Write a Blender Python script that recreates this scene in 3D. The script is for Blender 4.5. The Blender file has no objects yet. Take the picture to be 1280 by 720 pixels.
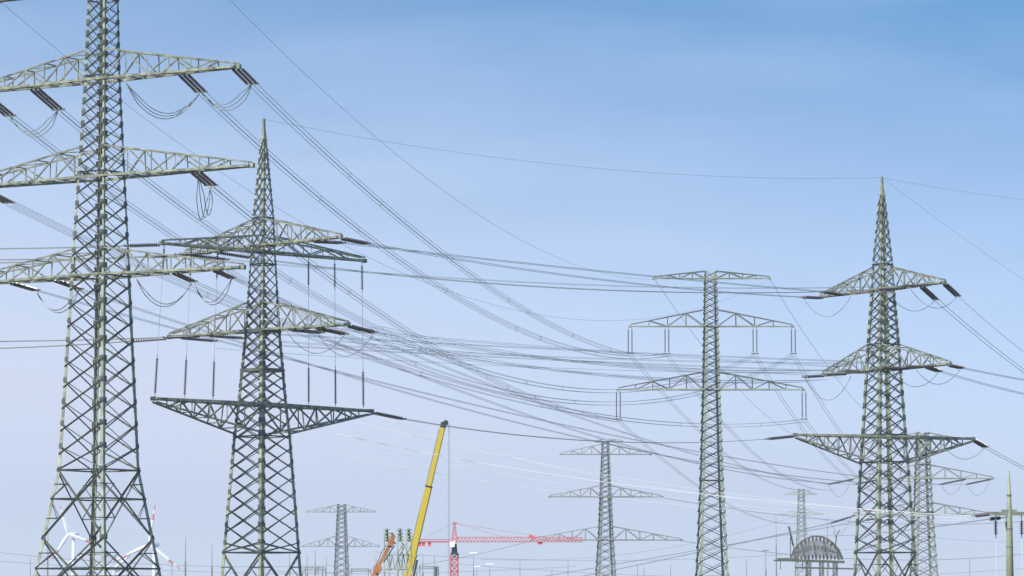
import bpy, math, random
from mathutils import Vector, Quaternion
random.seed(4)
R = math.radians
S = bpy.context.scene
COL = S.collection

# ------------------------------------------------------------------ camera
F = 4750.0                      # focal length in pixels of a 1280 px wide frame
PITCH = math.atan(410 / F)
CAM = Vector((0, 0, 1.7))
cd = bpy.data.cameras.new('camera'); cam = bpy.data.objects.new('camera', cd); COL.objects.link(cam)
cd.sensor_width = 36; cd.lens = 36 * F / 1280; cd.clip_start = 1; cd.clip_end = 30000
cam.location = CAM; cam.rotation_euler = (R(90) + PITCH, 0, 0); S.camera = cam

# ------------------------------------------------------------------ sky, sun, exposure
SUN_AZ, SUN_EL = R(232), R(43)   # direction towards the sun, angle from +X
sv = Vector((math.cos(SUN_AZ) * math.cos(SUN_EL), math.sin(SUN_AZ) * math.cos(SUN_EL), math.sin(SUN_EL)))
W = bpy.data.worlds.new('World'); S.world = W; W.use_nodes = True
nt = W.node_tree; N = nt.nodes; LK = nt.links
bg = N['Background']; bg.inputs['Strength'].default_value = 0.15
sky = N.new('ShaderNodeTexSky'); sky.sky_type = 'NISHITA'; sky.sun_disc = False
sky.sun_elevation = SUN_EL; sky.sun_rotation = math.atan2(sv.x, sv.y)
sky.air_density = 1.0; sky.dust_density = 0.3; sky.ozone_density = 1.2; sky.altitude = 100
tc = N.new('ShaderNodeTexCoord')
mp = N.new('ShaderNodeVectorMath'); mp.operation = 'MULTIPLY_ADD'; mp.inputs[1].default_value = (1, 1, 4.2); mp.inputs[2].default_value = (0, 0, .05)
LK.new(tc.outputs['Generated'], mp.inputs[0]); LK.new(mp.outputs[0], sky.inputs['Vector'])
# thin high veil
mp2 = N.new('ShaderNodeVectorMath'); mp2.operation = 'MULTIPLY'; mp2.inputs[1].default_value = (7, 7, 40)
LK.new(tc.outputs['Generated'], mp2.inputs[0])
ns = N.new('ShaderNodeTexNoise'); ns.inputs['Scale'].default_value = 1.0; ns.inputs['Detail'].default_value = 5
LK.new(mp2.outputs[0], ns.inputs['Vector'])
rp = N.new('ShaderNodeMapRange'); rp.inputs[1].default_value = 0.45; rp.inputs[2].default_value = 0.8
rp.inputs[3].default_value = 0.0; rp.inputs[4].default_value = 0.09
LK.new(ns.outputs['Fac'], rp.inputs[0])
mx = N.new('ShaderNodeMix'); mx.data_type = 'RGBA'
mx.inputs[7].default_value = (7.5, 8.2, 9.0, 1)
hs = N.new('ShaderNodeHueSaturation'); hs.inputs['Saturation'].default_value = 1.36; hs.inputs['Hue'].default_value = .487; hs.inputs['Value'].default_value = 1.05; LK.new(sky.outputs[0], hs.inputs['Color'])
LK.new(rp.outputs[0], mx.inputs[0]); LK.new(hs.outputs[0], mx.inputs[6]); 
sx = N.new('ShaderNodeSeparateXYZ'); LK.new(tc.outputs['Generated'], sx.inputs[0])
vr = N.new('ShaderNodeMapRange'); vr.interpolation_type = 'LINEAR'      # pale lavender band of dusty air above the horizon
vr.inputs[1].default_value = .045; vr.inputs[2].default_value = .182; vr.inputs[3].default_value = .9; vr.inputs[4].default_value = 0
tl = N.new('ShaderNodeMath'); tl.operation = 'MULTIPLY_ADD'; tl.inputs[1].default_value = .13     # hazier towards the sun's side
LK.new(sx.outputs['X'], tl.inputs[0]); LK.new(sx.outputs['Z'], tl.inputs[2]); LK.new(tl.outputs[0], vr.inputs[0])
m3 = N.new('ShaderNodeMix'); m3.data_type = 'RGBA'; m3.inputs[7].default_value = (3.05, 3.10, 3.62, 1)
LK.new(vr.outputs[0], m3.inputs[0]); LK.new(mx.outputs[2], m3.inputs[6]); LK.new(m3.outputs[2], bg.inputs['Color'])
sl = bpy.data.lights.new('sun', 'SUN'); sl.energy = 3.6; sl.angle = R(0.5); sl.color = (1, 0.95, 0.87)
so = bpy.data.objects.new('sun', sl); COL.objects.link(so); so.rotation_euler = (-sv).to_track_quat('-Z', 'Y').to_euler()
so.location = (0, 0, 300)
S.view_settings.view_transform = 'Standard'; S.view_settings.look = 'None'
S.view_settings.gamma = 1; S.view_settings.use_curve_mapping = False
S.view_settings.exposure = 0.85
HAZE_DENSITY = 0.00016

# ------------------------------------------------------------------ helpers
def at(px, py, Y):
    a = (px - 640) / F; b = (360 - py) / F
    d = Vector((a, math.cos(PITCH) - b * math.sin(PITCH), math.sin(PITCH) + b * math.cos(PITCH)))
    return CAM + d * (Y / d.y)
def proj(p):
    d = p - CAM
    f = d.y * math.cos(PITCH) + d.z * math.sin(PITCH)
    u = -d.y * math.sin(PITCH) + d.z * math.cos(PITCH)
    return 640 + F * d.x / f, 360 - F * u / f

class MB:
    def __init__(s): s.v = []; s.f = []
    def box8(s, c):
        n = len(s.v); s.v += c
        s.f += [[n+i for i in q] for q in ((0,1,2,3),(7,6,5,4),(0,4,5,1),(1,5,6,2),(2,6,7,3),(3,7,4,0))]
    def plate(s, p, q, a, b):                     # a prism p->q with cross-section spanned by a and b
        s.box8([p, p+a, p+a+b, p+b, q, q+a, q+a+b, q+b])
    def ell(s, p, q, a, b, t=0.13):               # rolled steel angle: two flanges along a and b
        s.plate(p, q, a, b*t); s.plate(p + b*t, q + b*t, a*t, b*(1-t))
    def bar(s, p, q, w, h=None, up=Vector((0,0,1))):
        h = h or w; d = (q-p).normalized()
        if abs(d.dot(up)) > .98: up = Vector((0,1,0))
        r = d.cross(up).normalized(); u = r.cross(d).normalized()
        s.plate(p - r*w/2 - u*h/2, q - r*w/2 - u*h/2, r*w, u*h)
    def ring(s, c, d, r, k):
        u = d.cross(Vector((0,0,1)))
        if u.length < 1e-3: u = Vector((1,0,0))
        u.normalize(); w = d.cross(u).normalized(); n = len(s.v)
        s.v += [c + (u*math.cos(2*math.pi*i/k) + w*math.sin(2*math.pi*i/k))*r for i in range(k)]
        return n
    def tube(s, pts, rad, k=6, caps=True):
        rs = rad if isinstance(rad, (list, tuple)) else [rad]*len(pts); prev = None
        for i, p in enumerate(pts):
            d = (pts[min(i+1, len(pts)-1)] - pts[max(i-1, 0)])
            d = d.normalized() if d.length > 1e-6 else Vector((0,0,1))
            n = s.ring(p, d, rs[i], k)
            if prev is not None:
                for j in range(k): s.f.append([prev+j, prev+(j+1)%k, n+(j+1)%k, n+j])
            elif caps: s.f.append([n+j for j in range(k)][::-1])
            prev = n
        if caps: s.f.append([prev+j for j in range(k)])
    def disc_string(s, p, q, r=.14, n=14, k=8):   # cap-and-pin insulator string: a row of sheds on a core
        d = q - p; pts = []; rs = []
        for i in range(n):
            for (o, rr) in ((0, .35), (.30, .38), (.42, 1), (.62, .92), (.70, .38)):
                pts.append(p + d*((i+o)/n)); rs.append(r*rr)
        pts.append(q); rs.append(r*.35)
        u = d.normalized(); prev = None
        for c, rr in zip(pts, rs):
            m = s.ring(c, u, rr, k)
            if prev is not None:
                for j in range(k): s.f.append([prev+j, prev+(j+1)%k, m+(j+1)%k, m+j])
            prev = m
    def build(s, name, mat, parent=None, origin=None, smooth=False):
        o0 = parent_world(parent) if parent else (origin if origin is not None else Vector((0,0,0)))
        me = bpy.data.meshes.new(name); me.from_pydata([tuple(v - o0) for v in s.v], [], s.f); me.update()
        if smooth:
            for p in me.polygons: p.use_smooth = True
        me.materials.append(mat)
        o = bpy.data.objects.new(name, me); COL.objects.link(o)
        if parent: o.parent = parent
        else: o.location = o0
        return o
def parent_world(p):
    l = Vector(p.location)
    while p.parent: p = p.parent; l += p.location
    return l
def tag(o, label=None, cat=None, group=None, kind=None):
    if label: o['label'] = label
    if cat: o['category'] = cat
    if group: o['group'] = group
    if kind: o['kind'] = kind
    return o
def thing(name, loc, label, cat, group=None):
    o = bpy.data.objects.new(name, None); COL.objects.link(o); o.location = loc; o.empty_display_size = 2
    return tag(o, label, cat, group)

def mat(name, col, rough=.6, metal=0., var=.25, scale=.6, col2=None, bump=0, spec=.5):
    m = bpy.data.materials.new(name); m.use_nodes = True; n = m.node_tree.nodes; l = m.node_tree.links
    b = n['Principled BSDF']; b.inputs['Roughness'].default_value = rough; b.inputs['Metallic'].default_value = metal
    b.inputs['Specular IOR Level'].default_value = spec
    t = n.new('ShaderNodeTexCoord'); x = n.new('ShaderNodeTexNoise'); x.inputs['Scale'].default_value = scale
    x.inputs['Detail'].default_value = 6; x.inputs['Roughness'].default_value = .65
    l.new(t.outputs['Object'], x.inputs['Vector'])
    r = n.new('ShaderNodeValToRGB'); r.color_ramp.elements[0].position = .32; r.color_ramp.elements[1].position = .68
    c2 = col2 or tuple(c*(1-var) for c in col)
    r.color_ramp.elements[0].color = (*c2, 1); r.color_ramp.elements[1].color = (*col, 1)
    l.new(x.outputs['Fac'], r.inputs[0]); l.new(r.outputs[0], b.inputs['Base Color'])
    if bump:
        bp = n.new('ShaderNodeBump'); bp.inputs['Strength'].default_value = bump
        l.new(x.outputs['Fac'], bp.inputs['Height']); l.new(bp.outputs[0], b.inputs['Normal'])
    return m
M = dict(
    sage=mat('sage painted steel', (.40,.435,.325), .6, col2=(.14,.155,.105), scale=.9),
    sage2=mat('weathered green steel', (.41,.445,.31), .6, col2=(.10,.113,.072), scale=1.0),
    archsteel=mat('brownish gantry steel', (.17,.16,.125), .65, col2=(.06,.056,.045), scale=.7),
    web=mat('greenish bracing steel', (.30,.32,.245), .6, col2=(.06,.066,.048), scale=1.3),
    chord=mat('mottled crossarm steel', (.36,.385,.275), .6, col2=(.045,.05,.035), scale=1.6),
    brace=mat('shade-darkened angle steel', (.125,.135,.105), .55, col2=(.05,.056,.042), scale=1.1),  # base colour darkened to stand for the shade on the bracing
    grey=mat('grey green steel', (.36,.395,.30), .55, col2=(.22,.245,.18), scale=.5),
    far=mat('dull grey steel', (.25,.27,.25), .6, col2=(.17,.18,.17), scale=.5),
    porcelain=mat('brown glazed porcelain', (.075,.06,.065), .25, var=.3, scale=3),
    grading=mat('insulator fittings', (.2,.21,.2), .4, .4),
    cable=mat('weathered aluminium conductor', (.25,.265,.25), .5, .2, scale=2),
    bright=mat('aluminium conductor with painted glint', (.85,.85,.82), .35, .1, scale=2),  # near-white base colour carries the sun glint along these wires
    yellow=mat('yellow crane paint', (.52,.40,.03), .45, var=.04, scale=.5),
    black=mat('black steel', (.03,.03,.03), .5),
    portalgreen=mat('green portal paint', (.17,.26,.16), .55, var=.35, scale=2),
    orange=mat('orange paint', (.55,.23,.08), .55, var=.5, scale=1.5),
    red=mat('red crane paint', (.55,.11,.10), .5, var=.25, scale=1),
    white=mat('white paint', (.88,.88,.86), .4, var=.04),
    tipred=mat('signal red paint', (.65,.10,.10), .45, var=.1),
    concrete=mat('concrete', (.34,.33,.31), .8, var=.2),
    palepole=mat('pale green pole paint', (.32,.36,.23), .6, var=.35),
    rubber=mat('tyre rubber', (.03,.03,.03), .8),
    glass=mat('cab glass', (.03,.04,.05), .1),
    grass=mat('dry grass field', (.10,.11,.05), .9, col2=(.14,.11,.07), scale=.02, bump=.2),
)

# ------------------------------------------------------------------ ground and air
g = MB(); E = 5200
n_ = 26
for j in range(n_+1):
    for i in range(n_+1):
        g.v.append(Vector((-E + 2*E*i/n_, -E + 2*E*j/n_, 0)))
for j in range(n_):
    for i in range(n_):
        a = j*(n_+1)+i; g.f.append([a, a+1, a+n_+2, a+n_+1])
tag(g.build('ground', M['grass']), 'flat grassy field under the pylons', 'ground', kind='structure')
if HAZE_DENSITY > 0:
    hz = MB(); e = E + 50
    hz.box8([Vector(c) for c in ((-e,-e,-1),(e,-e,-1),(e,e,-1),(-e,e,-1),(-e,-e,175),(e,-e,175),(e,e,175),(-e,e,175))])
    for i, fc in enumerate(hz.f): hz.f[i] = fc[::-1]
    hm = bpy.data.materials.new('haze'); hm.use_nodes = True; nn = hm.node_tree.nodes
    nn.remove(nn['Principled BSDF']); pv = nn.new('ShaderNodeVolumePrincipled')
    pv.inputs['Color'].default_value = (.93,.96,1,1); pv.inputs['Density'].default_value = HAZE_DENSITY
    pv.inputs['Anisotropy'].default_value = 0.2
    hm.node_tree.links.new(pv.outputs[0], nn['Material Output'].inputs['Volume'])
    ho = hz.build('haze', hm); tag(ho, 'thin pale haze in the air over the plain', 'haze', kind='stuff')

# ------------------------------------------------------------------ lattice pylons
class Pylon:
    def __init__(s, name, x, yref, Y, yaw, prof, label, cat='pylon', group='lattice pylons of the power lines',
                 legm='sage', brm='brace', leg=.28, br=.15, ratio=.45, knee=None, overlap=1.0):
        """prof: (pixel row, projected half width in px) from the top down; yaw of the body in degrees"""
        s.Y = Y; s.s = Y / F; s.x = x
        s.axis = at(x, yref, Y); s.yaw = R(yaw)
        s.root = thing(name, Vector((s.axis.x, Y, 0)), label, cat, group)
        mc = max(abs(math.cos(s.yaw + R(45) + k*math.pi/2)) for k in range(4))
        s.prof = [(s.z(y), w * s.s / (math.sqrt(2) * mc)) for y, w in prof]
        (za, ba), (zb, bb) = s.prof[-2], s.prof[-1]
        if zb > 0: s.prof.append((0.0, bb + (bb - ba) / (za - zb) * zb))
        s.legm = M[legm]; s.brm = M[brm]; s.leg = leg; s.br = br; s.arms = []
        cor = lambda z, k: s.corner(z, k)
        # four legs, each one rolled angle
        for k in range(4):
            mb = MB(); e1 = s.dirv(k*90 + 180 + 0); 
            a1 = (s.unit(k+1) - s.unit(k)).normalized(); a2 = (s.unit(k-1) - s.unit(k)).normalized()
            for (z1, b1), (z0, b0) in zip(s.prof[:-1], s.prof[1:]):
                w = leg * (0.62 if b1 < s.prof[-1][1]*.33 else 1)
                mb.ell(cor(z0, k), cor(z1, k), a1*w, a2*w, .14)
            ft = cor(0, k)
            mb.build('leg', s.legm, s.root)
        ft = MB()
        for k in range(4):
            c = cor(0, k); ft.box8([c + Vector(q) for q in ((-.5,-.5,.02),(.5,-.5,.02),(.5,.5,.02),(-.5,.5,.02),(-.35,-.35,.5),(.35,-.35,.5),(.35,.35,.5),(-.35,.35,.5))])
            s_ = ft.build('footing', M['concrete'], s.root); ft = MB()
        # face lattices
        zt = s.prof[0][0]; zk = s.z(knee) if knee else 0
        zs = [zt]; z = zt
        while z > max(zk, .5):
            h = max(ratio * 2 * s.half(z), .9 if leg > .2 else 1.4); z -= h; zs.append(max(z, zk))
        if len(zs) > 2 and zs[-2] - zs[-1] < .4 * (zs[-3] - zs[-2]): zs.pop(-2)
        big = []
        if knee:
            z = zk; hh = 2.35 * s.half(zk)
            while z > .5: z2 = max(z - hh, 0); big.append((z, z2)); z = z2
        for k in range(4):
            mb = MB(); nrm = (s.unit(k) + s.unit(k+1)).normalized()
            def angle(p, q, w, out, off=0.02):
                d = (q - p).normalized(); dn = d.cross(nrm).normalized()
                if dn.z > 0: dn = -dn
                o = nrm * (off if out else -off - w*.2)
                mb.ell(p + o, q + o, dn*w, nrm*(w*.8 if out else -w*.8), .16)
            for z1, z0 in zip(zs[:-1], zs[1:]):
                w = br * (0.72 if s.half(z1) < s.prof[-1][1]*.33 else 1)
                if s.half(z1) < .18: continue
                zb = max(zs[-1], z1 - (z1-z0)*overlap)
                angle(cor(zb, k), cor(z1, k+1), w, True)
                angle(cor(zb, k+1), cor(z1, k), w*.6, False)
            if s.Y < 500:
                side = (s.unit(k+1) - s.unit(k)).normalized()
                for zz in zs[1:] + [b[1] for b in big]:
                    if zz < .5 or s.half(zz) < .3: continue
                    gz = .2 if s.half(zz) > .9 else .12
                    for kk, sd in ((k, 1), (k+1, -1)):
                        c = cor(zz, kk) + nrm*.035
                        mb.plate(c + side*sd*.02 - Vector((0,0,gz)), c + side*sd*.02 + Vector((0,0,gz)), side*sd*gz*1.7, nrm*.03)
            for z1, z0 in big:
                angle(cor(z0, k), cor(z1, k+1), br*1.25, True)
                angle(cor(z0, k+1), cor(z1, k), br*1.25, False)
                b1, b0 = s.half(z1), s.half(z0); zm = z1 - (z1-z0)*b1/(b1+b0)
                angle(cor(zm, k), cor(zm, k+1), br, True, .05)
                # secondary struts between crossing and legs
                mid = (cor(zm, k) + cor(zm, k+1)) / 2
                for kk, ko in ((k, k+1), (k+1, k)):
                    for zz in ((z1+zm)/2, (z0+zm)/2):
                        t = abs(zz - zm) / abs((z1 if zz > zm else z0) - zm)
                        tgt = mid.lerp(cor(z1 if zz > zm else z0, kk), t)
                        angle(cor(zz, kk), tgt, br*.6, True, .03)
                        angle(cor(zm, kk), tgt, br*.6, True, .03)
            s.hz = [zk] if knee else []
            for zz in [p[0] for p in s.prof[1:-1]]:
                angle(cor(zz, k), cor(zz, k+1), br, True, .04)
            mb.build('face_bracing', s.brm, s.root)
    def z(s, y): return at(s.x, y, s.Y).z
    def unit(s, k): a = s.yaw + R(45) + k*math.pi/2; return Vector((math.cos(a), math.sin(a), 0))
    def dirv(s, deg): a = s.yaw + R(deg); return Vector((math.cos(a), math.sin(a), 0))
    def half(s, z):
        p = s.prof
        if z >= p[0][0]: return p[0][1]
        for (z1, b1), (z0, b0) in zip(p[:-1], p[1:]):
            if z0 <= z <= z1: return b0 + (b1-b0)*(z-z0)/(z1-z0)
        return p[-1][1]
    def solve(s, o, u, px):                        # length along u that carries the axis point px pixels sideways
        x0 = proj(o)[0]; lo, hi = 0.0, 60.0; sg = 1 if px > 0 else -1
        for _ in range(40):
            m = (lo + hi)/2
            if (proj(o + u*sg*m)[0] - x0)*sg < abs(px): lo = m
            else: hi = m
        return lo
    def corner(s, z, k): 
        return Vector((s.axis.x, s.Y, z)) + s.unit(k) * s.half(z) * math.sqrt(2)
    def arm(s, y, left, right, depth, yaw=None, chord=.2, web=.1, n=6, tipw=.25, m=None, ties=True):
        """bottom chord at row y; left/right projected lengths in px; depth in px (positive: roof above, negative: truss hangs below)"""
        a = s.yaw if yaw is None else R(yaw); c = math.cos(a)
        u = Vector((math.cos(a), math.sin(a), 0)); v = Vector((-u.y, u.x, 0)); z = s.z(y); d = depth * s.s
        o = Vector((s.axis.x, s.Y, z)); hb = s.half(z); hb2 = s.half(z + d)
        mb = MB(); webs = []; arm = dict(o=o, u=u, v=v, L={}, z=z, c=c, d=d)
        for sg, ln in ((1, right), (-1, left)):
            if not ln: continue
            L = s.solve(o, u, ln*sg) - .3; arm['L'][sg] = L
            wb = MB()
            B = lambda t, w: o + u*sg*(hb + (L-hb)*t) + v*w*(hb*(1-t) + tipw*t)
            T = lambda t, w: o + u*sg*(hb2 + (L-hb2)*t) + v*w*(hb2*(1-t) + tipw*t) + Vector((0,0,d*(1-t) + .28*t*(1 if d > 0 else -1)))
            for w in (1, -1):
                mb.bar(B(0,w), B(1,w), chord, chord*.9)
                wb.bar(T(0,w), T(1,w), chord*.6)
                ts = [i/n for i in range(n+1)]
                for i in range(n):
                    t0, t1 = ts[i], ts[i+1]
                    if i: wb.bar(B(t0,w), T(t0,w), web)
                    if i < n-1: wb.bar(*((B(t0,w), T(t1,w)) if i % 2 == 0 else (T(t0,w), B(t1,w))), web*1.15)
            for i in range(n):                     # plan bracing between the two chords, top and bottom
                t0, t1 = ts[i], ts[i+1]
                wb.bar(B(t0,1), B(t1,-1), web); wb.bar(B(t0,-1), B(t1,1), web*.9); wb.bar(B(t1,1), B(t1,-1), web)
                if i < n-1: wb.bar(T(t1,1), T(t1,-1), web*.9)
                if i % 2 == 0 and ties: wb.bar(T(t0,1), T(t1,-1), web*.8)
            webs.append(wb); tip = B(1,0); mb.bar(tip - u*sg*.1, tip + u*sg*.35, .3, .35)
        for w in (1, -1): mb.bar(o - u*hb + v*w*hb, o + u*hb + v*w*hb, chord)      # chords run through the body
        ca = mb.build('cross_arm', m or (M['chord'] if s.Y < 500 else s.legm), s.root)
        for wb in webs: wb.build('arm_bracing', M['web'] if s.Y < 500 else s.brm, ca)
        s.arms.append(arm)
        return arm
    def pt(s, i, px, dz=0.):                       # point on the underside of arm i, px projected pixels from the axis
        A = s.arms[i]; return A['o'] + A['u'] * (s.solve(A['o'], A['u'], px) * (1 if px > 0 else -1)) + Vector((0, 0, dz - .12))
    def string(s, p, q, n=16, r=.14, count=1, gap=.38, side=None, name='insulator_string'):
        """one to four parallel strings from p to q, each a part"""
        d = (q-p).normalized(); side = side or d.cross(Vector((0,0,1))).normalized()
        for i in range(count):
            o = side * gap * (i - (count-1)/2); L = (q-p).length
            mb = MB(); mb.disc_string(p + o + d*.35, q + o - d*.25, r, n); mb.build(name, M['porcelain'], s.root)
            f = MB(); f.bar(p + o*.9 , p + o + d*.36, .06); f.build('string_fitting', M['grading'], s.root); f = MB(); f.bar(q + o - d*.26, q + o, .06)
            f.build('string_fitting', M['grading'], s.root)
        if count > 1:
            y = MB(); y.bar(q - side*gap*count/2, q + side*gap*count/2, .1, .16); y.build('yoke_plate', M['grading'], s.root)
    def loop(s, p, q, sag, r=.035, n=2, gap=.35, name='jumper_loop'):
        mb = MB(); side = (q-p).cross(Vector((0,0,1))).normalized() if abs((q-p).normalized().z) < .95 else Vector((0,1,0))
        for i in range(n):
            o = side*gap*(i-(n-1)/2) + Vector((0,0,.18*(i-(n-1)/2)))
            mb.tube([p + (q-p)*t + o*min(1, 6*t, 6*(1-t)) - Vector((0,0,4*sag*t*(1-t))) for t in [j/18 for j in range(19)]], r, 5)
        mb.build(name, M['cable'], s.root)

def line_pts(A, B, sag, n=56):
    return [A.lerp(B, i/n) - Vector((0,0,4*sag*(i/n)*(1-i/n))) for i in range(n+1)]
def sag_via(A, B, via):
    """sag (m) with which the span A-B hangs through image point via"""
    lo, hi = 0.0, 1.0
    xa, xb = proj(A)[0], proj(B)[0]
    for _ in range(50):
        m = (lo+hi)/2; x = proj(A.lerp(B, m))[0]
        if (x < via[0]) == (xa < xb): lo = m
        else: hi = m
    t = (lo+hi)/2; p = A.lerp(B, t); z = at(via[0], via[1], p.y).z
    return (p.z - z) / (4*t*(1-t))
def span(A, B, via, label, sub=1, gap=.4, r=.022, m='cable', group='power line conductors', cat='power line', spacers=True, name='conductor'):
    sag = via if isinstance(via, (int, float)) else sag_via(A, B, via)
    if sag < .2: sag = .2
    side = (B-A).cross(Vector((0,0,1))).normalized(); up = Vector((0,0,1))
    offs = {1:[(0,0)], 2:[(-.5,0),(.5,0)], 3:[(-.5,.3),(.5,.3),(0,-.55)], 4:[(-.5,.5),(.5,.5),(-.5,-.5),(.5,-.5)]}[sub]
    mb = MB(); P = line_pts(A, B, sag)
    for a, b in offs: mb.tube([p + side*a*gap + up*b*gap for p in P], r, 5)
    if sub > 1 and gap < .6:
        n = max(3, int((B-A).length/32)); 
        for i in range(1, n):
            t = i/n + .3/n*math.sin(i*2.1); c = A.lerp(B,t) - Vector((0,0,4*sag*t*(1-t)))
            q = [c + side*a*gap + up*b*gap for a, b in offs]
            for j in range(len(q)): mb.bar(q[j], q[(j+1)%len(q)], .03)
    o = mb.build(name, M[m], None, A); tag(o, label, cat, group); return o

def end_dir(A, B, sag):
    d = B - A; L = d.length; v = d.normalized() - Vector((0,0,4*sag/L)); return v.normalized()

# ================================================================== T1: the tall pylon at the left edge
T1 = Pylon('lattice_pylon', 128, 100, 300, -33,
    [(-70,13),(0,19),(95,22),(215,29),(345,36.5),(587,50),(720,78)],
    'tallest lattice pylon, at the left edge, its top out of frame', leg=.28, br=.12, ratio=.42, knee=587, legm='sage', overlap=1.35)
T1.arm(-14, 132, 132, 22, chord=.18, n=5)
T1.arm(100, 172, 172, 37, chord=.2, web=.09, n=6)
T1.arm(222, 190, 190, 38, chord=.2, web=.09, n=6)
T1.arm(345, 180, 180, 33, chord=.2, web=.09, n=6)
# ================================================================== T2
T2 = Pylon('lattice_pylon', 329, 300, 330, 48,
    [(148,1.2),(272,13.5),(307,15),(330,16.5),(412,22),(505,31),(545,36),(690,48)],
    'spired lattice pylon beside the tallest one, with upright droppers on its hanging-truss lowest arm', leg=.30, br=.11, ratio=.34, knee=690, legm='sage2', overlap=1.5)
T2.arm(307, 98, 98, 33, yaw=-47, chord=.2, web=.09, n=5)
T2.arm(315, 128, 128, 20, yaw=44, chord=.2, web=.09, n=5)
T2.arm(413, 118, 108, 35, yaw=-42, chord=.2, web=.09, n=5)
T2.arm(506, 138, 138, -36, yaw=48, chord=.24, web=.105, n=6)
# ================================================================== T3
T3 = Pylon('lattice_pylon', 1103, 300, 375, 27,
    [(221,1.2),(330,12.5),(362,14.5),(430,20),(462,22),(543,27.5),(577,30),(690,37)],
    'spired lattice pylon at the right, with two short upper arms and wide lowest arm', leg=.31, br=.115, ratio=.42, knee=690, legm='sage2', overlap=1.25)
T3.arm(362, 78, 78, 28, yaw=-58, chord=.2, web=.09, n=5)
T3.arm(462, 76, 84, 31, yaw=-56, chord=.2, web=.09, n=5)
T3.arm(546, 113, 113, -33, yaw=24, chord=.23, web=.1, n=6)
# ================================================================== T5 (centre right)
T5 = Pylon('lattice_pylon', 889, 500, 560, 7,
    [(339,7.5),(408,9),(487,11),(600,14.5),(720,20)],
    'slim grey lattice pylon right of centre with paired insulators hanging from two wide arms', leg=.30, br=.13, ratio=.5, knee=None, legm='grey')
T5.arm(348, 73, 76, 9, chord=.16, web=.09, n=4, yaw=0)
T5.arm(408, 103, 104, 21, chord=.16, web=.09, n=4, yaw=0)
T5.arm(487, 118, 117, 22, chord=.18, web=.09, n=5, yaw=0)
# ================================================================== T4 (left of it, farther)
T4 = Pylon('lattice_pylon', 757, 640, 800, 10,
    [(551,4.6),(568,5.2),(621,7.5),(675,10),(720,13)],
    'distant three-armed lattice pylon left of the slim grey one, behind the red crane jib', leg=.34, br=.15, ratio=.5, legm='far', brm='far')
T4.arm(552, 13, 22, 3, chord=.2, web=.1, n=2, yaw=-12)
T4.arm(568, 57, 58, 13, chord=.2, web=.11, n=4, yaw=3)
T4.arm(621, 71, 72, 14, chord=.24, web=.13, n=5, yaw=3)
T4.arm(675, 94, 96, 17, chord=.24, web=.13, n=5, yaw=3)
# ================================================================== T6 (behind T3)
T6 = Pylon('lattice_pylon', 1154, 640, 640, 12,
    [(540,8),(580,9.5),(640,12),(720,17)],
    'grey lattice pylon standing half hidden behind the right spired pylon', leg=.32, br=.14, ratio=.5, legm='grey', brm='far')
T6.arm(549, 44, 44, 8, chord=.18, web=.1, n=3, yaw=0)
T6.arm(598, 88, 89, 17, chord=.2, web=.1, n=4, yaw=0)
T6.arm(643, 88, 84, 15, chord=.2, web=.1, n=4, yaw=0)
# ================================================================== T7, T8 far away
T7 = Pylon('lattice_pylon', 427, 680, 1250, 14, [(630,5.8),(682,8.2),(720,10)],
    'far grey pylon between the spired left pylon and the orange boom', leg=.4, br=.2, ratio=.5, legm='far', brm='far')
T7.arm(640, 44, 43, 9, chord=.24, web=.14, n=4, yaw=-3)
T7.arm(683, 50, 48, 13, chord=.26, web=.15, n=4, yaw=-3)
T8 = Pylon('lattice_pylon', 1002, 660, 1900, 10, [(611,4),(640,5),(720,8.5)],
    'faintest farthest pylon, above the arched substation truss', leg=.4, br=.24, ratio=.6, legm='grey', brm='grey')
T8.arm(618, 22, 20, 5, chord=.3, web=.18, n=3, yaw=0)
T8.arm(643, 28, 28, 6, chord=.3, web=.18, n=3, yaw=0)

# ------------------------------------------------------------------ strings, jumpers and conductors
def tension(P, a, B, via, label, count=3, Ls=5.0, n=18, r=.125, gap=.38, sub=3, rad=.021, Bend=0, bun=.4, m='cable'):
    """string on tower P at point a in the direction of far end B, then the conductor"""
    sag = sag_via(a, B, via); d = end_dir(a, B, sag); q = a + d*Ls
    P.string(a, q, n, r, count, gap); span(q, B, via, label, sub, bun, rad, m); return q

# T5 hangers: pairs of suspension insulators
H = {}
for i, xs, drop in ((1, (-101, -55, 55, 103), 33), (2, (-116, 116), 36)):
    for x in xs:
        p = T5.pt(i, x); q = p - Vector((0,0,drop*T5.s))
        T5.string(p, q, 22, .13, 2, .55, side=Vector((1,0,0))); H[(i, x)] = q - Vector((0,0,.2))

OFFR = at(1080, 612, 1020)
# T1 upper arm, right
qo = tension(T1, T1.pt(1, 168), H[(1,-101)], (560,322), 'conductor bundle from the upper right arm tip of the tallest pylon', Ls=5.6, sub=4, n=20)
qi = tension(T1, T1.pt(1, 100), H[(1,-55)], (517,337), 'conductor bundle from the middle of the upper right arm of the tallest pylon', Ls=5.6, sub=4, n=20)
T1.loop(qi, qo, 1.6, n=3); T1.loop(T1.pt(1, 30, -.3), qi, 2.3, n=3)
# T1 upper arm, left: passes behind the body
ql = tension(T1, T1.pt(1, -86), H[(1,55)], (330,330), 'conductor bundle from the upper left arm crossing behind the tallest pylon', Ls=5.2, sub=4, n=20)
qll = tension(T1, T1.pt(1, -150), H[(1,103)], (330,365), 'conductor bundle from the upper left arm tip beyond the frame edge', Ls=5.2, sub=4, n=20)
T1.loop(qll, ql, 1.8, n=3)
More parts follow.
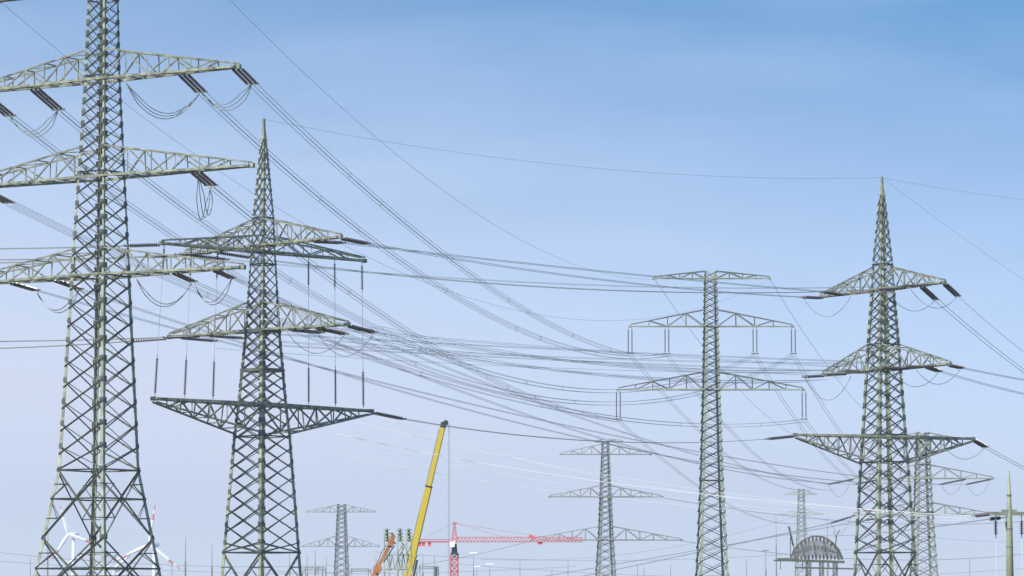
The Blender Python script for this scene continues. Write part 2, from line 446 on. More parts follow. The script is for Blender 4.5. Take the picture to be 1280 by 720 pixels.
# T1 middle arm
q2 = tension(T1, T1.pt(2, 117), H[(2,-116)], (530,427), 'conductor bundle from the middle right arm of the tallest pylon to the slim pylon', Ls=5.5, sub=4, n=18)
T1.loop(T1.pt(2, 121, -.2), q2, 3.0, n=3, gap=.3)
q2l = tension(T1, T1.pt(2, -150), H[(2,116)], (420,432), 'conductor bundle from the middle left arm of the tallest pylon', Ls=5, sub=4)
# T6 left strings: three phases come from T1's lowest arm
def left_tip(P, i, px, dx=-9.5, dz=-2.0, dy=-6, n=16, count=2):
    a = P.pt(i, px); d = Vector((dx, dy, dz)).normalized(); q = a + d*5.5
    P.string(a, q, n, .16, count, .4); return q
l6 = left_tip(T6, 1, -86); l6b = left_tip(T6, 1, -52); l6c = left_tip(T6, 2, -84, dz=-3); l6d = left_tip(T6, 2, -40)
r6 = left_tip(T6, 1, 86); r6b = left_tip(T6, 1, 54)
T6.loop(T6.pt(1,84,-.2), r6, 2.2, n=1, r=.028); T6.loop(T6.pt(1,50,-.2), r6b, 2.0, n=1, r=.028)
T6.loop(l6, T6.pt(1,-90,-.2), 2.4, n=1, r=.028); T6.loop(l6c, T6.pt(2,-90,-.2), 2.2, n=1, r=.028)
q3a = tension(T1, T1.pt(3, 143), l6, (742,528), 'single conductor from the lowest right arm tip of the tallest pylon', Ls=4.6, sub=2, bun=.4, rad=.022, count=2)
q3b = tension(T1, T1.pt(3, 92), l6b, (700,532), 'conductor from the inner lowest right arm of the tallest pylon', Ls=4.6, sub=2, bun=.4, rad=.022, count=2)
q3c = tension(T1, T1.pt(3, -57), r6, (742,551), 'conductor from the inner lowest left arm of the tallest pylon', Ls=4.6, sub=2, bun=.4, rad=.022, count=2)
q3d = tension(T1, T1.pt(3, -112), r6b, (690,528), 'conductor from the outer lowest left arm of the tallest pylon', Ls=4.6, sub=2, bun=.4, rad=.022, count=2)
T1.loop(q3b, q3a, 1.9, n=2); T1.loop(T1.pt(3,45,-.3), q3b, 2.0, n=2); T1.loop(q3d, q3c, 1.8, n=2)
# onward spans behind T5
for (k, dx, lab, via) in (((1,-101), 0, 'outer left upper', (868,533)), ((1,-55), 6, 'inner left upper', (905,530)), ((1,55), 22, 'inner right upper', (1000,532)),
                     ((1,103), 28, 'outer right upper', (1040,525)), ((2,-116), -3, 'left lower', (866,603)), ((2,116), 30, 'right lower', (1060,585))):
    B = OFFR + Vector((dx-14, 0, -9 if k[0] == 2 else 0))
    span(H[k], B, via, 'conductor running on behind the slim pylon from its %s insulators' % lab, 2, .5, .03)
# earth wires
e1 = T1.pt(0, 132); e2 = T1.pt(0, -128)
span(e1, T5.pt(0,-70), (480,180), 'earth wire from the hidden top right arm of the tallest pylon', 1, r=.015, group='earth wires', name='earth_wire')
span(e2, T5.pt(0,74), (240,190), 'earth wire from the top left arm of the tallest pylon at the frame corner', 1, r=.015, group='earth wires', name='earth_wire')
span(T5.pt(0,-70), OFFR + Vector((-10,0,12)), 6., 'earth wire running on behind the slim pylon from its left top arm', 1, r=.03, group='earth wires', name='earth_wire')
span(T5.pt(0,74), OFFR + Vector((16,0,12)), 6., 'earth wire running on behind the slim pylon from its right top arm', 1, r=.03, group='earth wires', name='earth_wire')
a2, a3 = T2.axis.copy(), T3.axis.copy(); a2.z = T2.z(149); a3.z = T3.z(222)
span(a2, a3, (700,206), 'earth wire strung between the tips of the two spired pylons', 1, r=.013, group='earth wires', name='earth_wire')

# T2 -> T3 spans: tension strings on both ends
def both(P, a, Q, b, via, label, sub=2, gap=.5, Ls=3.6, count=2, rad=.024):
    sag = sag_via(a, b, via); d1 = end_dir(a, b, sag); d2 = end_dir(b, a, sag)
    p, q = a + d1*Ls, b + d2*Ls
    P.string(a, p, 14, .15, count, .4); Q.string(b, q, 14, .15, count, .4)
    span(p, q, via, label, sub, gap, rad); return p, q
p1, t1 = both(T2, T2.pt(0, 97), T3, T3.pt(0, -76), (700,343), 'conductor pair from the top right arm tip of the left spired pylon', gap=.7)
p2, t2 = both(T2, T2.pt(0, 62), T3, T3.pt(0, -48), (700,323), 'conductor pair from the inner top right arm of the left spired pylon', gap=.7)
p3, t3 = both(T2, T2.pt(2, 106), T3, T3.pt(1, -74), (720,459), 'sagging conductor pair between the middle arm tips of the spired pylons', gap=1.0, sub=4, rad=.017)
p4, t4 = both(T2, T2.pt(2, 66), T3, T3.pt(1, -46), (660,452), 'sagging conductor pair between the inner middle arms of the spired pylons', gap=1.0, sub=4, rad=.017)
p5, t5 = both(T2, T2.pt(3, 136), T3, T3.pt(2, -111), (640,543), 'low sagging conductor between the lowest arm tips of the spired pylons', gap=.5)
p6, t6 = both(T2, T2.pt(0, -60), T3, T3.pt(0, 30), (560,350), 'conductor pair from the near left top arm of the left spired pylon', gap=.6)
p7, t7 = both(T2, T2.pt(2, -70), T3, T3.pt(1, 34), (640,440), 'sagging conductor pair from the left middle arm of the left spired pylon', gap=1.0, sub=4, rad=.017)
p8, t8 = both(T2, T2.pt(2, -106), T3, T3.pt(1, 66), (600,447), 'fine conductor group from the outer left middle arm of the left spired pylon', gap=1.2, sub=3, rad=.015)
p9, t9 = both(T2, T2.pt(0, -92), T3, T3.pt(0, 62), (640,352), 'fine conductor pair from the outer left top arm of the left spired pylon', gap=.8, rad=.016)
p10, t10 = both(T2, T2.pt(2, 34), T3, T3.pt(1, -20), (690,438), 'fine conductor group from the body end of the right middle arm', gap=1.2, sub=3, rad=.015)
T2.loop(p3, T2.pt(2, 66, -.1), 2.2, n=1, r=.028); T2.loop(p4, T2.pt(2, 30, -.1), 1.8, n=1, r=.028)
T3.loop(t1, T3.pt(0, -40, -.2), 2.0, n=1, r=.028); T3.loop(t3, T3.pt(1, -40, -.2), 2.4, n=1, r=.028)
# T2 leftwards, out of frame
for (i, x, via, yy, lab) in ((0, -96, (100,309), 314, 'outer top'), (0, -60, (100,323), 330, 'inner top'), (2, -116, (100,430), 428, 'outer middle'), (2, -74, (60,419), 418, 'inner middle'), (1, -126, (90,298), 300, 'rear top')):
    B = at(-420, yy, 345); a = T2.pt(i, x); sag = max(.5, sag_via(a, B, via)); d = end_dir(a, B, sag); q = a + d*3.6
    T2.string(a, q, 14, .15, 2, .4); span(q, B, sag, 'conductor pair leaving the %s left arm of the left spired pylon' % lab, 2, .6, .028)
# droppers between the rear top arm and the lowest arm of T2
for sg in (1, -1):
    for f in (.98, .71, .45):
        a = T2.pt(1, 126*sg*f); b = T2.pt(3, 129*sg*f if sg > 0 else 137*sg*f, .35); h = a.z - b.z
        d = (b - a).normalized()
        T2.string(a, a + d*2.7, 12, .13, 1); T2.string(b - d*3.6, b, 14, .14, 1)
        w = MB(); w.tube([a + d*2.6, b - d*3.5], .016, 6); w.build('dropper_wire', M['cable'], T2.root)
# small maintenance platforms inside T2's body
for y in (463, 414):
    z = T2.z(y); h = T2.half(z); w = MB()
    c = [T2.corner(z, k) for k in range(4)]
    for k in range(4): w.bar(c[k], c[(k+1)%4], .2, .28)
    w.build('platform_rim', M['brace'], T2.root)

# T3 to the right
for (i, x, py, via, lab, mm) in ((0, 77, 560, (1250,415), 'outer top', 'bright'), (0, 48, 590, (1250,440), 'inner top', 'cable'), (1, 83, 500, (1260,471), 'outer middle', 'cable'), (1, 54, 520, (1260,487), 'inner middle', 'cable'),
                             (2, 112, 640, (1262,575), 'lowest', 'cable')):
    B = at(1520, py, 460); a = T3.pt(i, x); sag = max(.4, sag_via(a, B, via)); d = end_dir(a, B, sag); q = a + d*(3.6 if i else 4.2)
    T3.string(a, q, 14, .16, 2, .35); span(q, B, sag, 'conductor leaving the %s right arm of the right spired pylon' % lab, 2 if mm == 'cable' else 1, .5, .026, mm)
    T3.loop(q, T3.pt(i, x-42, -.2), 1.5, n=1, r=.028)
span(a3, at(1500,480,470), (1280,350), 'sunlit earth wire leaving the tip of the right spired pylon downwards', 1, r=.014, m='bright', group='earth wires', name='earth_wire')
span(a3, at(1500,268,400), (1280,250), 'faint earth wire leaving the tip of the right spired pylon almost level', 1, r=.012, group='earth wires', name='earth_wire')
# T6 second arm: thick pair running down left
span(l6c, at(560,752,900), (980,667), 'conductor falling left from the hidden pylon towards the arched truss', 2, .5, .035)
span(l6d, at(560,740,900), (905,672), 'second conductor falling left from the hidden pylon, passing above the arched truss', 2, .5, .03)
# T4 conductors
for i, x, yy, lab in ((3, -92, 712, 'left lowest'), (2, 70, 650, 'right middle'), (3, 94, 690, 'right lowest')):
    a = T4.pt(i, x); B = at(330 if x < 0 else 1300, yy, 1000)
    span(a, B, 3., 'thin far conductor from the %s arm of the distant three-armed pylon' % lab, 1, r=.05)

# ------------------------------------------------------------------ pale green monopole at the right
Yp = 250; pb = at(1262.5, 720, Yp); pp = thing('monopole', Vector((pb.x, Yp, 0)), 'pale green tapered steel pole with short crossarm at the right edge', 'pole')
ztop = at(1262,588,Yp).z; zbar = at(1262,642,Yp).z
w = MB(); X = pb.x
w.tube([Vector((X,Yp,0)), Vector((X,Yp,zbar-.4)), Vector((X,Yp,zbar+.4)), Vector((X,Yp,ztop))], [.31,.19,.165,.06], 16)
w.build('shaft', M['palepole'], pp, smooth=True)
for z_ in (zbar-2.2, zbar-1.0, zbar+1.2):
    w = MB(); rr = .2 if z_ < zbar else .15; w.tube([Vector((X,Yp,z_-.05)), Vector((X,Yp,z_+.05))], rr+.02, 16); w.build('clamp_band', M['grading'], pp)
w = MB(); w.bar(Vector((X-1.35,Yp,zbar)), Vector((X+2.3,Yp,zbar)), .28, .24); w.bar(Vector((X-.5,Yp,zbar+.2)), Vector((X+.5,Yp,zbar+.2)), .3, .12); w.build('cross_arm', M['web'], pp)
class Dummy: root = pp
D = Dummy()
for dx in (-.9, .8):
    a = Vector((X+dx,Yp,zbar-.12)); Pylon.string(D, a, a - Vector((0,0,1.5)), 8, .15, 1)
    w = MB(); w.tube([a - Vector((0,0,1.4)), a - Vector((0,0,4.2))], .02, 5); w.build('dropper_wire', M['bright'], pp)
a = Vector((X-.2,Yp,zbar-.15)); Pylon.string(D, a, a - Vector((0,0,1.0)), 6, .13, 1)
def polestring(a, b): Pylon.string(D, a, b, 10, .14, 1)
a = Vector((X-1.0,Yp,zbar)); b = a + Vector((-1.5,-.3,-.18)); polestring(a, b)
span(b, at(420,542,345), (830,612), 'bright sunlit conductor sagging left from the green pole', 1, r=.02, m='bright')
span(b + Vector((0,.6,-.3)), at(420,548,350), (830,622), 'fainter sunlit conductor just below the bright one from the green pole', 1, r=.008, m='bright')
for k_, (ya, via_, rr_, lab_) in enumerate(((500, (700,585), .009, 'upper'), (520, (640,572), .011, 'middle'), (566, (760,622), .009, 'lower'))):
    span(b + Vector((.1,.9+.3*k_,-.1-.1*k_)), at(420,ya,360+6*k_), via_, 'hair-thin pale conductor, %s of three beside the bright sunlit one' % lab_, 1, r=rr_, m='bright')
a2_ = Vector((X-.25,Yp,zbar-.25)); b2 = a2_ + Vector((-1.2,.6,-.12)); polestring(a2_, b2)
span(b2, at(1000,668,700), .6, 'dark conductor from the green pole falling to the left towards the substation', 1, r=.03)

# ------------------------------------------------------------------ mobile crane (yellow telescopic boom)
Yc = 430; foot = at(498.5, 768, Yc); tip = at(555, 528, Yc); base = Vector((foot.x, Yc, 0))
cr = thing('mobile_crane', base, 'yellow mobile crane with its telescopic boom raised, black head', 'crane')
ax = (tip - foot).normalized(); L = (tip - foot).length
def seg(t0, t1, w, h, mm, nm):
    m_ = MB(); p, q = foot + ax*L*t0, foot + ax*L*t1
    r_ = Vector((0,1,0)); u_ = ax.cross(r_).normalized()
    hw, hh = w*Yc/930, h*Yc/930; c = .28
    sec = [(-hw, -hh*(1-c)), (-hw, hh), (hw, hh), (hw, -hh*(1-c)), (hw*.55, -hh), (-hw*.55, -hh)]
    n = len(m_.v); m_.v += [p + r_*x + u_*y for x, y in sec] + [q + r_*x + u_*y for x, y in sec]
    for i in range(6): m_.f.append([n+i, n+(i+1)%6, n+6+(i+1)%6, n+6+i])
    m_.f += [[n+i for i in range(6)][::-1], [n+6+i for i in range(6)]]
    return m_.build(nm, mm, cr)
seg(-.02, .30, .95, 1.02, M['yellow'], 'boom_section'); seg(.30, .312, 1.05, 1.14, M['yellow'], 'boom_collar')
seg(.3125, .66, .78, .84, M['yellow'], 'boom_section'); seg(.66, .668, .84, .90, M['black'], 'boom_collar')
seg(.6685, .972, .62, .66, M['yellow'], 'boom_section')
hd = seg(.9722, 1.0, .55, .7, M['black'], 'boom_head')
w = MB()
for dy in (-.22, .22): w.tube([tip + Vector((.2, dy-.09, -.05)), tip + Vector((.2, dy+.09, -.05))], .3, 14)
w.build('sheave', M['black'], cr)
w = MB(); sd_ = ax.cross(Vector((0,1,0))).normalized()
w.tube([foot + ax*L*.02 - sd_*.75 + Vector((0,-.1,0)), foot + ax*L*.29 - sd_*.62 + Vector((0,-.1,0))], .11, 8)
w.build('luffing_cylinder', M['black'], cr)
w = MB()
w.tube([foot + ax*L*t + sd_*(.42 if t < .66 else .36) for t in (.32,.5,.66,.8,.965)], .03, 5)
w.build('boom_fitting', M['black'], cr)
w = MB(); hx = tip + Vector((.5,0,-.2)); hb_ = Vector((hx.x, Yc, 2.6)); w.tube([hx, hb_], .022, 5); w.tube([hx + Vector((.14,0,0)), hb_ + Vector((.14,0,0))], .022, 5); w.build('hoist_rope', M['cable'], cr)
w = MB(); w.tube([hb_ + Vector((.07,0,0)), hb_ + Vector((.07,0,-.4)), hb_ + Vector((.07,0,-.9)), hb_ + Vector((.07,0,-1.2))], [.2,.35,.3,.08], 10); w.build('hook_block', M['yellow'], cr)
w = MB(); w.box8([base + Vector(c) for c in ((-6,-1.3,.75),(7,-1.3,.75),(7,1.3,.75),(-6,1.3,.75),(-6,-1.3,1.35),(7,-1.3,1.35),(7,1.3,1.35),(-6,1.3,1.35))]); w.build('carrier', M['yellow'], cr)
w = MB(); w.box8([base + Vector(c) for c in ((5,-1.25,1.36),(7.2,-1.25,1.36),(7.2,1.25,1.36),(5,1.25,1.36),(5,-1.2,2.5),(6.7,-1.2,2.5),(6.7,1.2,2.5),(5,1.2,2.5))]); w.build('cab', M['yellow'], cr)
w = MB(); w.box8([base + Vector(c) for c in ((-2.4,-1.2,1.36),(1.6,-1.2,1.36),(1.6,1.2,1.36),(-2.4,1.2,1.36),(-2.2,-1.1,2.2),(1.2,-1.1,2.2),(1.2,1.1,2.2),(-2.2,1.1,2.2))]); w.build('turntable', M['yellow'], cr)
for x_ in (-4.8, -3.2, 2.6, 4.2, 5.8):
    for y_ in (-1.15, 1.15):
        w = MB(); c = base + Vector((x_, y_, .62)); w.tube([c + Vector((0,-.25,0)), c + Vector((0,.25,0))], .62, 18); w.build('wheel', M['rubber'], cr)

# ------------------------------------------------------------------ orange knuckle boom and the pale green lattice portal by it
Yo = 372
ob = thing('knuckle_boom_crane', Vector((at(466,720,Yo).x, Yo, 0)), 'orange folding boom leaning against the pale green portal', 'crane')
P_ = lambda x, y, Y=Yo: at(x, y, Y)
w = MB(); w.bar(P_(455,768), P_(471,712), .6); w.bar(P_(471.5,711), P_(490,676), .34, .34); w.build('lower_boom', M['orange'], ob)
w = MB(); w.bar(P_(487,684), P_(492,669), .34, .42); w.bar(P_(492.5,669.5), P_(489,666), .22); w.bar(P_(490.5,676), P_(495,680), .16); w.build('upper_boom', M['orange'], ob)
w = MB(); w.tube([P_(488.5,679)+Vector((0,-.3,0)), P_(488.5,679)+Vector((0,.3,0))], .3, 14); w.build('boom_joint', M['orange'], ob); w = MB(); w.tube([P_(472,711)+Vector((0,-.55,0)), P_(472,711)+Vector((0,.55,0))], .42, 14); w.build('boom_joint', M['orange'], ob)
w = MB(); w.tube([P_(477,703)+Vector((.2,-.1,0)), P_(491,682)+Vector((.15,-.1,0))], .06, 8); w.tube([P_(471,712)+Vector((-.25,-.2,0)), P_(480,690)+Vector((-.2,-.2,0)), P_(487,681)+Vector((-.3,-.2,0))], .04, 6); w.build('hydraulic_cylinder', M['black'], ob)
w = MB(); w.box8([Vector((at(455,768,Yo).x, Yo, 0)) + Vector(c) for c in ((-3,-1.2,.05),(4,-1.2,.05),(4,1.2,.05),(-3,1.2,.05),(-3,-1.2,1.3),(4,-1.2,1.3),(4,1.2,1.3),(-3,1.2,1.3))]); w.build('chassis', M['orange'], ob)
Yg = 395
gp = thing('lattice_portal', Vector((at(498,720,Yg).x, Yg, 0)), 'pale green lattice portal with rounded heads behind the orange boom', 'portal')
for x in (483.5, 500, 511):
    t_ = at(x, 668, Yg); b_ = Vector((at(x + (2 if x > 505 else 0), 770, Yg).x, Yg, 0)); w = MB()
    for ox, oy in ((-.22,-.22),(.22,-.22),(.22,.22),(-.22,.22)): w.bar(b_ + Vector((ox*1.6,oy*1.6,0)), t_ + Vector((ox,oy,0)), .1)
    for i in range(10):
        z0, z1 = b_.lerp(t_, i/10), b_.lerp(t_, (i+1)/10); sgn = 1 if i % 2 else -1
        w.bar(z0 + Vector((.24*sgn,-.24,0)), z1 + Vector((-.24*sgn,-.24,0)), .07); w.bar(z0 + Vector((.24*sgn,.24,0)), z1 + Vector((-.24*sgn,.24,0)), .07)
    w.build('post', M['sage'], gp)
    w = MB(); w.disc_string(t_ + Vector((.05,0,-.75)), t_ + Vector((-.03,0,.62)), .36, 4); w.build('post_head', M['portalgreen'], gp)
w = MB()
for i in range(8):
    x0, x1 = 483.5 + 27.5*i/8, 483.5 + 27.5*(i+1)/8
    w.bar(at(x0, 712, Yg), at(x1, 712, Yg), .12); w.bar(at(x0, 694, Yg), at(x1, 694, Yg), .12)
    w.bar(at(x0, 712 if i % 2 else 694, Yg), at(x1, 694 if i % 2 else 712, Yg), .1)
w.bar(at(500,672,Yg), at(511,694,Yg), .08); w.bar(at(511,672,Yg), at(500,694,Yg), .08)
w.build('crossbeam', M['sage'], gp)

# ------------------------------------------------------------------ red tower crane far behind
Yr = 760; sr = Yr/F
tcx = at(568, 700, Yr).x; tcr = thing('tower_crane', Vector((tcx, Yr, 0)), 'red tower crane with long level jib reaching right', 'crane')
V = lambda dx, y, dy=0.: Vector((tcx + dx*sr, Yr + dy, at(568, y, Yr).z))
w = MB(); hw = 4.4*sr; zt = V(0,692).z
cs = [Vector((tcx+a*hw, Yr+b*hw, 0)) for a, b in ((-1,-1),(1,-1),(1,1),(-1,1))]
for c in cs: w.bar(c, Vector((c.x, c.y, zt)), .28)
nz = 12
for i in range(nz):
    for k in range(4):
        a, b = cs[k], cs[(k+1)%4]; z0, z1 = zt*i/nz, zt*(i+1)/nz
        w.bar(Vector((a.x,a.y,z0)), Vector((b.x,b.y,z1)), .2); w.bar(Vector((b.x,b.y,z0)), Vector((a.x,a.y,z1)), .2); w.bar(Vector((a.x,a.y,z1)), Vector((b.x,b.y,z1)), .2)
w.build('mast', M['red'], tcr)
w = MB(); w.bar(V(-4,691.5,-.7), V(4,691.5,-.7), 1.5, .5); w.tube([V(0,691), V(0,684), V(0,680)], [.62,.5,.5], 12); w.build('slewing_ring', M['black'], tcr)
w = MB(); c = V(-2.5,680.5,-1); w.box8([c + Vector(q) for q in ((-.45,-.5,-.55),(.45,-.5,-.55),(.45,.5,-.55),(-.45,.5,-.55),(-.55,-.5,.55),(.5,-.5,.55),(.5,.5,.55),(-.55,.5,.55))]); w.build('operator_cab', M['white'], tcr)
w = MB()
for a, b in ((-1,-1),(1,-1),(1,1),(-1,1)): w.bar(V(3.2*a,678,b*.5), V(.7*a,653.5,b*.12), .18)
for i in range(5):
    f = i/5; y0, y1 = 678-24.5*f, 678-24.5*(f+.2); h0, h1 = 3.2-2.5*f, 3.2-2.5*(f+.2)
    for dy in (-.4,.4): w.bar(V(-h0,y0,dy*(1-f)), V(h1,y1,dy*(1-f)), .11); w.bar(V(-h0,y0,dy*(1-f)), V(h0,y0,dy*(1-f)), .11)
w.bar(V(-2,653.5), V(3,653.5), .25); w.build('tower_peak', M['red'], tcr)
w = MB(); J0, J1, n = 3, 160, 36
for i in range(n):
    x0, x1 = J0 + (J1-J0)*i/n, J0 + (J1-J0)*(i+1)/n
    for dy in (-.6,.6):
        w.bar(V(x0,677.3,dy), V(x1,677.3,dy), .13)
        w.bar(V(x0,677.3,dy), V((x0+x1)/2,671.5), .08); w.bar(V((x0+x1)/2,671.5), V(x1,677.3,dy), .08)
    w.bar(V(x0,671.5), V(x1,671.5), .13); w.bar(V(x0,677.3,-.6), V(x1,677.3,.6), .1)
w.build('jib', M['red'], tcr)
w = MB()
for i in range(10):
    x0, x1 = -3-42*i/10, -3-42*(i+1)/10
    for dy in (-.6,.6): w.bar(V(x0,677.3,dy), V(x1,677.3,dy), .24); w.bar(V(x0,674.3,dy), V(x1,674.3,dy), .1); w.bar(V(x1,677.3,dy), V(x1,674.3,dy), .1)
    w.bar(V(x0,677.3,-.6), V(x1,677.3,.6), .12)
w.build('counter_jib', M['red'], tcr)
for x in (-43,-38.5,-31):
    w = MB(); w.box8([V(x+a,677.8+b,c) for a,b,c in ((-1.9,0,-.5),(1.9,0,-.5),(1.9,0,.5),(-1.9,0,.5),(-1.7,5,-.5),(1.7,5,-.5),(1.7,5,.5),(-1.7,5,.5))]); w.build('counterweight', M['tipred'], tcr)
w = MB(); w.tube([V(0,654), V(-22,664), V(-40,674)], .03, 5); w.tube([V(0,654), V(30,662), V(60,671)], .03, 5); w.tube([V(0,654), V(110,671)], .03, 5); w.build('pendant_rope', M['red'], tcr)
w = MB(); w.bar(V(104,679), V(110,679), .9, .5); w.bar(V(93,669), V(101,673), .5); w.build('trolley', M['tipred'], tcr)

# ------------------------------------------------------------------ arched lattice truss over the substation
Ya = 700; sa = Ya/F
at_ = thing('arched_truss_gantry', Vector((at(1020,720,Ya).x, Ya, 0)), 'dark arched lattice truss on three posts left of the right spired pylon', 'gantry')
w = MB(); arc = []
n = 14
for i in range(n+1):
    t = i/n; arc.append((988 + 65*t, 699 - 29*math.sin(math.pi*t)**.62 * (1 if t < .55 else 1)))
for dy in (-1.2, 1.2):
    Q = lambda x, y: at(x, y, Ya) + Vector((0, dy, 0))
    for i in range(n):
        w.bar(Q(*arc[i]), Q(*arc[i+1]), .24)
        xm = (arc[i][0] + arc[i+1][0])/2
        w.bar(Q(arc[i][0], 699.5), Q(*arc[i+1]), .08); w.bar(Q(arc[i+1][0], 699.5), Q(*arc[i]), .1 if i % 3 else .16); w.bar(Q(arc[i+1][0], 699.5), Q(*arc[i+1]), .08 if i % 2 else .13)
        if 0 < i < n-1: w.bar(Q(arc[i][0], (arc[i][1]+699.5)/2), Q(arc[i+1][0], (arc[i+1][1]+699.5)/2), .09)
for i in range(1, n): w.bar(at(*arc[i], Ya) + Vector((0,-1.2,0)), at(*arc[i], Ya) + Vector((0,1.2,0)), .14)
w.build('arch', M['archsteel'], at_)
w = MB()
for dy in (-1.2, 1.2):
    w.bar(at(972,699.8,Ya) + Vector((0,dy,0)), at(1055,702.5,Ya) + Vector((0,dy,0)), .42)
    w.bar(at(994,709.5,Ya) + Vector((0,dy,0)), at(1066,711,Ya) + Vector((0,dy,0)), .26)
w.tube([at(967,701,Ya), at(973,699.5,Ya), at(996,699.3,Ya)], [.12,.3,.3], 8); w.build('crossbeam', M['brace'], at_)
for x in (1011, 1027, 1044):
    w = MB()
    for dy in (-1.2, 1.2):
        for dx in (-.3, .3): w.bar(Vector((at(x,770,Ya).x+dx, Ya+dy, 0)), at(x,701,Ya) + Vector((dx,dy,0)), .14)
        for i in range(8):
            zt = at(x,701,Ya).z; sg = .3 if i % 2 else -.3; xx = at(x,700,Ya).x
            w.bar(Vector((xx+sg,Ya+dy,zt*i/8)), Vector((xx-sg,Ya+dy,zt*(i+1)/8)), .1)
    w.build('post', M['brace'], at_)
w = MB()
w.disc_string(at(986,658,Ya), at(991.5,682,Ya), .32, 12); w.build('insulator_horn', M['porcelain'], at_)
w = MB(); w.bar(at(988,672,Ya), at(988,700,Ya), .15); w.bar(at(991.5,681,Ya), at(995,699,Ya), .15); w.bar(at(1044,684,Ya), at(1046,668,Ya), .2); w.bar(at(1046,668,Ya), at(1050,662,Ya), .14); w.bar(at(1046,676,Ya), at(1042,664,Ya), .1)
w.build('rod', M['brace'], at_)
for x in (975.5, 1003, 1036):
    p = at(x, 701, Ya); w = MB(); w.disc_string(p, p - Vector((0,0,1.6)), .12, 8); w.build('insulator_string', M['porcelain'], at_)

# ------------------------------------------------------------------ lightning masts and small masts of the substation
masts = [(232,671,720,'lightning mast right of the tallest pylon, the taller of a pair'), (265,680,760,'lightning mast right of the tallest pylon, the shorter of a pair'),
    (384,692,820,'thin mast left of the far pylon'), (408,697,900,'stubby mast touching the far pylon at its left side'),
    (470,694,900,'thin mast just left of the orange boom'), (528.5,692,800,'thin mast right of the yellow boom'), (543,693,860,'thin mast above the equipment gantry'),
    (592,691,900,'lamp mast right of the red crane mast'), (596,708,930,'short mast beside the lamp mast'), (650,700,950,'thin lone mast under the red jib'),
    (797,706,900,'thin mast, left of a close pair beside the slim pylon'), (805,708,910,'thin mast, right of a close pair beside the slim pylon'), (933,699,880,'thin mast right of the slim pylon'),
    (957,686,850,'mast with a small head left of the arched truss'), (60,660,900,'thin mast seen through the left leg of the tallest pylon'), (1034,646,1000,'tall thin mast above the arched truss'), (970,645,1050,'tall thin mast left of the farthest pylon'),
    (38,696,900,'short mast at the left edge of the picture'), (215,700,980,'short mast below the right wind turbine'), (362,688,900,'mast against the right leg of the left spired pylon'),
    (394,687,780,'tallest of the masts between the left spired pylon and the far pylon'), (430,704,1000,'short mast at the foot of the far pylon'),
    (612,705,1000,'short thin mast between the lamp mast and the lone mast'), (690,708,1050,'shortest mast under the tip of the red jib'), (905,704,980,'short mast just right of the slim pylon'), (1212,698,820,'thin mast between the half hidden pylon and the green pole'),
    (710,700,960,'thin mast left of the distant three-armed pylon'), (838,705,930,'short mast between the two middle pylons')]
for x, y, Y, lab in masts:
    t_ = at(x, y, Y); b_ = Vector((t_.x, Y, 0)); ms = thing('lightning_mast', b_, lab, 'mast', 'thin masts of the substation')
    w = MB(); h = t_.z; w.tube([b_, b_ + Vector((0,0,h*.45)), b_ + Vector((0,0,h*.72)), b_ + Vector((0,0,h*.73)), t_], [.26,.2,.17,.09,.04], 8); w.build('shaft', M['far'], ms)
    if 'lamp' in lab:
        w = MB(); w.bar(t_ + Vector((-.9,0,0)), t_ + Vector((.9,0,0)), .35, .3); w.build('lamp_head', M['white'], ms)
    if 'small head' in lab:
        w = MB(); w.bar(t_ + Vector((-.8,0,-.4)), t_ + Vector((.8,0,-.4)), .25); w.build('head', M['far'], ms)

# lattice gantries low in the background
def gantry(xs, y, Y, lab, h=6):
    r_ = thing('busbar_gantry', Vector((at((xs[0]+xs[-1])/2, 720, Y).x, Y, 0)), lab, 'gantry', 'low substation gantries')
    w = MB(); n = 12
    for dy in (-.5,.5):
        for i in range(n):
            x0 = xs[0] + (xs[-1]-xs[0])*i/n; x1 = xs[0] + (xs[-1]-xs[0])*(i+1)/n; o = Vector((0,dy,0))
            w.bar(at(x0,y,Y)+o, at(x1,y,Y)+o, .16); w.bar(at(x0,y+h,Y)+o, at(x1,y+h,Y)+o, .16)
            w.bar(at(x0,y if i%2 else y+h,Y)+o, at(x1,y+h if i%2 else y,Y)+o, .1)
    w.build('beam', M['far'], r_)
    for x in xs:
        w = MB(); p = at(x,y,Y)
        for dx in (-.4,.4):
            for dy in (-.4,.4): w.bar(Vector((p.x+dx*1.5,Y+dy*1.5,0)), Vector((p.x+dx*.7,Y+dy*.7,p.z)), .14)
        for i in range(7):
            sg = .5 if i%2 else -.5; w.bar(Vector((p.x+sg,Y-.5,p.z*i/7)), Vector((p.x-sg,Y-.5,p.z*(i+1)/7)), .1)
        w.build('post', M['far'], r_)
    return r_
gg = gantry((523,546), 708, 820, 'low grey gantry between yellow boom and red crane mast', 3)
w = MB(); c = at(545,713,820); w.disc_string(c + Vector((0,-.8,.9)), c + Vector((0,-.8,-1.2)), .65, 5); w.build('transformer_bushing', M['far'], gg)
gantry((380,396,405), 709, 850, 'lattice gantry left of the far pylon', 4)
gantry((438,462), 711, 900, 'low gantry right of the far pylon', 3)
w_ = [(0,683,'level line at the left edge behind the tallest pylon'), (0,697,'lower level line at the left edge behind the tallest pylon')]
for j, (xa, ya, xb, yb, Y, lab) in enumerate(((-60,684,440,706,1100,'thin far line passing behind both left pylons'), (-60,697,720,708,1150,'lowest far line along the left half of the horizon'),
        (470,690,1160,676,1200,'far line below the red crane jib'), (560,704,1400,700,1250,'far line low on the right half of the picture'), (600,699,1010,640,1500,'far line rising to the farthest pylon'), (1002,643,1400,668,1800,'far line leaving the farthest pylon to the right'))):
    span(at(xa,ya,Y), at(xb,yb,Y+100), 2.5 + j, lab, 1, r=.05)

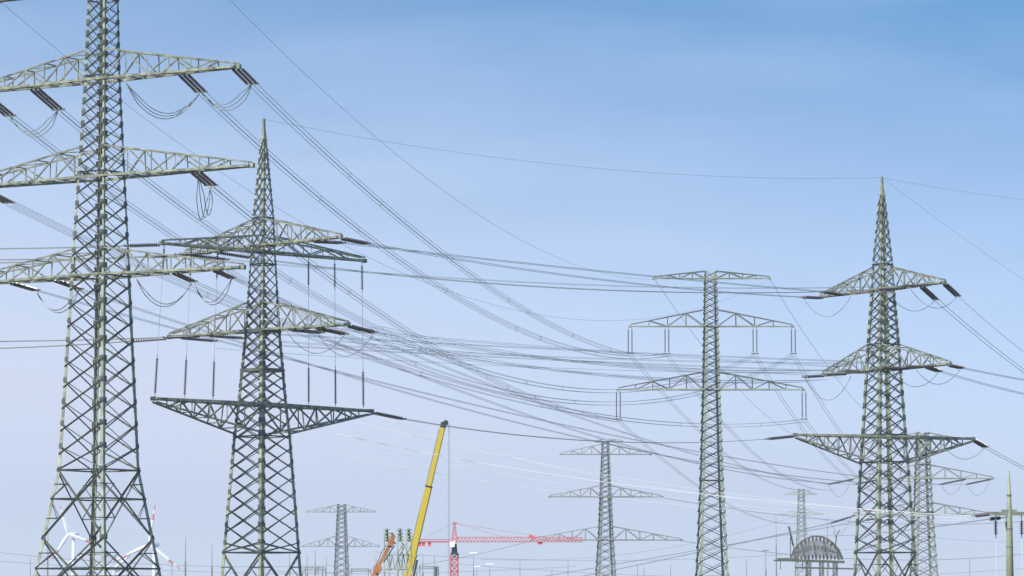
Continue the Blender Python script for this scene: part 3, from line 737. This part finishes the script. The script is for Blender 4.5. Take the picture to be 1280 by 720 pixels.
# ------------------------------------------------------------------ wind turbines on the horizon
def turbine(hx, hy, Y, blades, blade_px, lab, yaw=.35):
    s_ = Y/F; h = at(hx, hy, Y); r_ = thing('wind_turbine', Vector((h.x, Y, 0)), lab, 'wind turbine', 'wind turbines')
    w = MB(); w.tube([Vector((h.x,Y,0)), Vector((h.x,Y,h.z*.5)), Vector((h.x,Y,h.z-1.2))], [2.0,1.6,1.15], 16); w.build('tower', M['white'], r_, smooth=True)
    w = MB(); w.tube([h + Vector((-1.5*yaw*8,-4,0)), h + Vector((-1.5*yaw*6,-2.6,0)), h + Vector((0,0,0)), h + Vector((1.5*yaw*4,3,0)), h + Vector((1.5*yaw*5,4.5,0))], [.5,1.6,1.8,1.7,1.0], 12); w.build('nacelle', M['white'], r_, smooth=True)
    c = h + Vector((-1.5*yaw*7,-3.6,0)); Lb = blade_px*s_
    for a in blades:
        d = Vector((math.cos(R(a)), -.05, math.sin(R(a)))).normalized(); p = d.cross(Vector((0,1,0))).normalized()
        b = MB(); tr = MB(); ts = [.02,.08,.2,.35,.5,.62,.63,.76,.77,.88,.89,1.0]
        wd = lambda t: (1.6 + 9*t if t < .2 else 3.4*(1.08-t)+.4) 
        def sect(mb, t0, t1, n=5):
            pts = [c + d*Lb*(t0+(t1-t0)*i/n) for i in range(n+1)]; prev = None
            for i, q in enumerate(pts):
                ww = wd(t0+(t1-t0)*i/n); th = ww*.28; m = len(mb.v)
                mb.v += [q - p*ww*.5, q - Vector((0,th,0)), q + p*ww*.5, q + Vector((0,th,0))]
                if prev is not None:
                    for j in range(4): mb.f.append([prev+j, prev+(j+1)%4, m+(j+1)%4, m+j])
                else: mb.f.append([m+3,m+2,m+1,m])
                prev = m
            mb.f.append([prev,prev+1,prev+2,prev+3])
        sect(b, .02, .62); sect(tr, .6201, .77); sect(b, .7701, .88); sect(tr, .8801, 1.0)
        bo = b.build('blade', M['white'], r_); tr.build('blade_band', M['tipred'], bo)
turbine(92, 668, 3000, (107, 238, -20), 37, 'white wind turbine with red banded blades seen through the tallest pylon, upper left')
turbine(193, 681, 3000, (82, 205, -38), 50, 'white wind turbine with red banded blades at the right foot of the tallest pylon')
turbine(90, 704, 4200, (150, 30, 262), 30, 'lowest wind turbine, behind the left legs of the tallest pylon')
turbine(146, 712, 4200, (40, 160, 280), 36, 'half sunk wind turbine low between the legs of the tallest pylon')
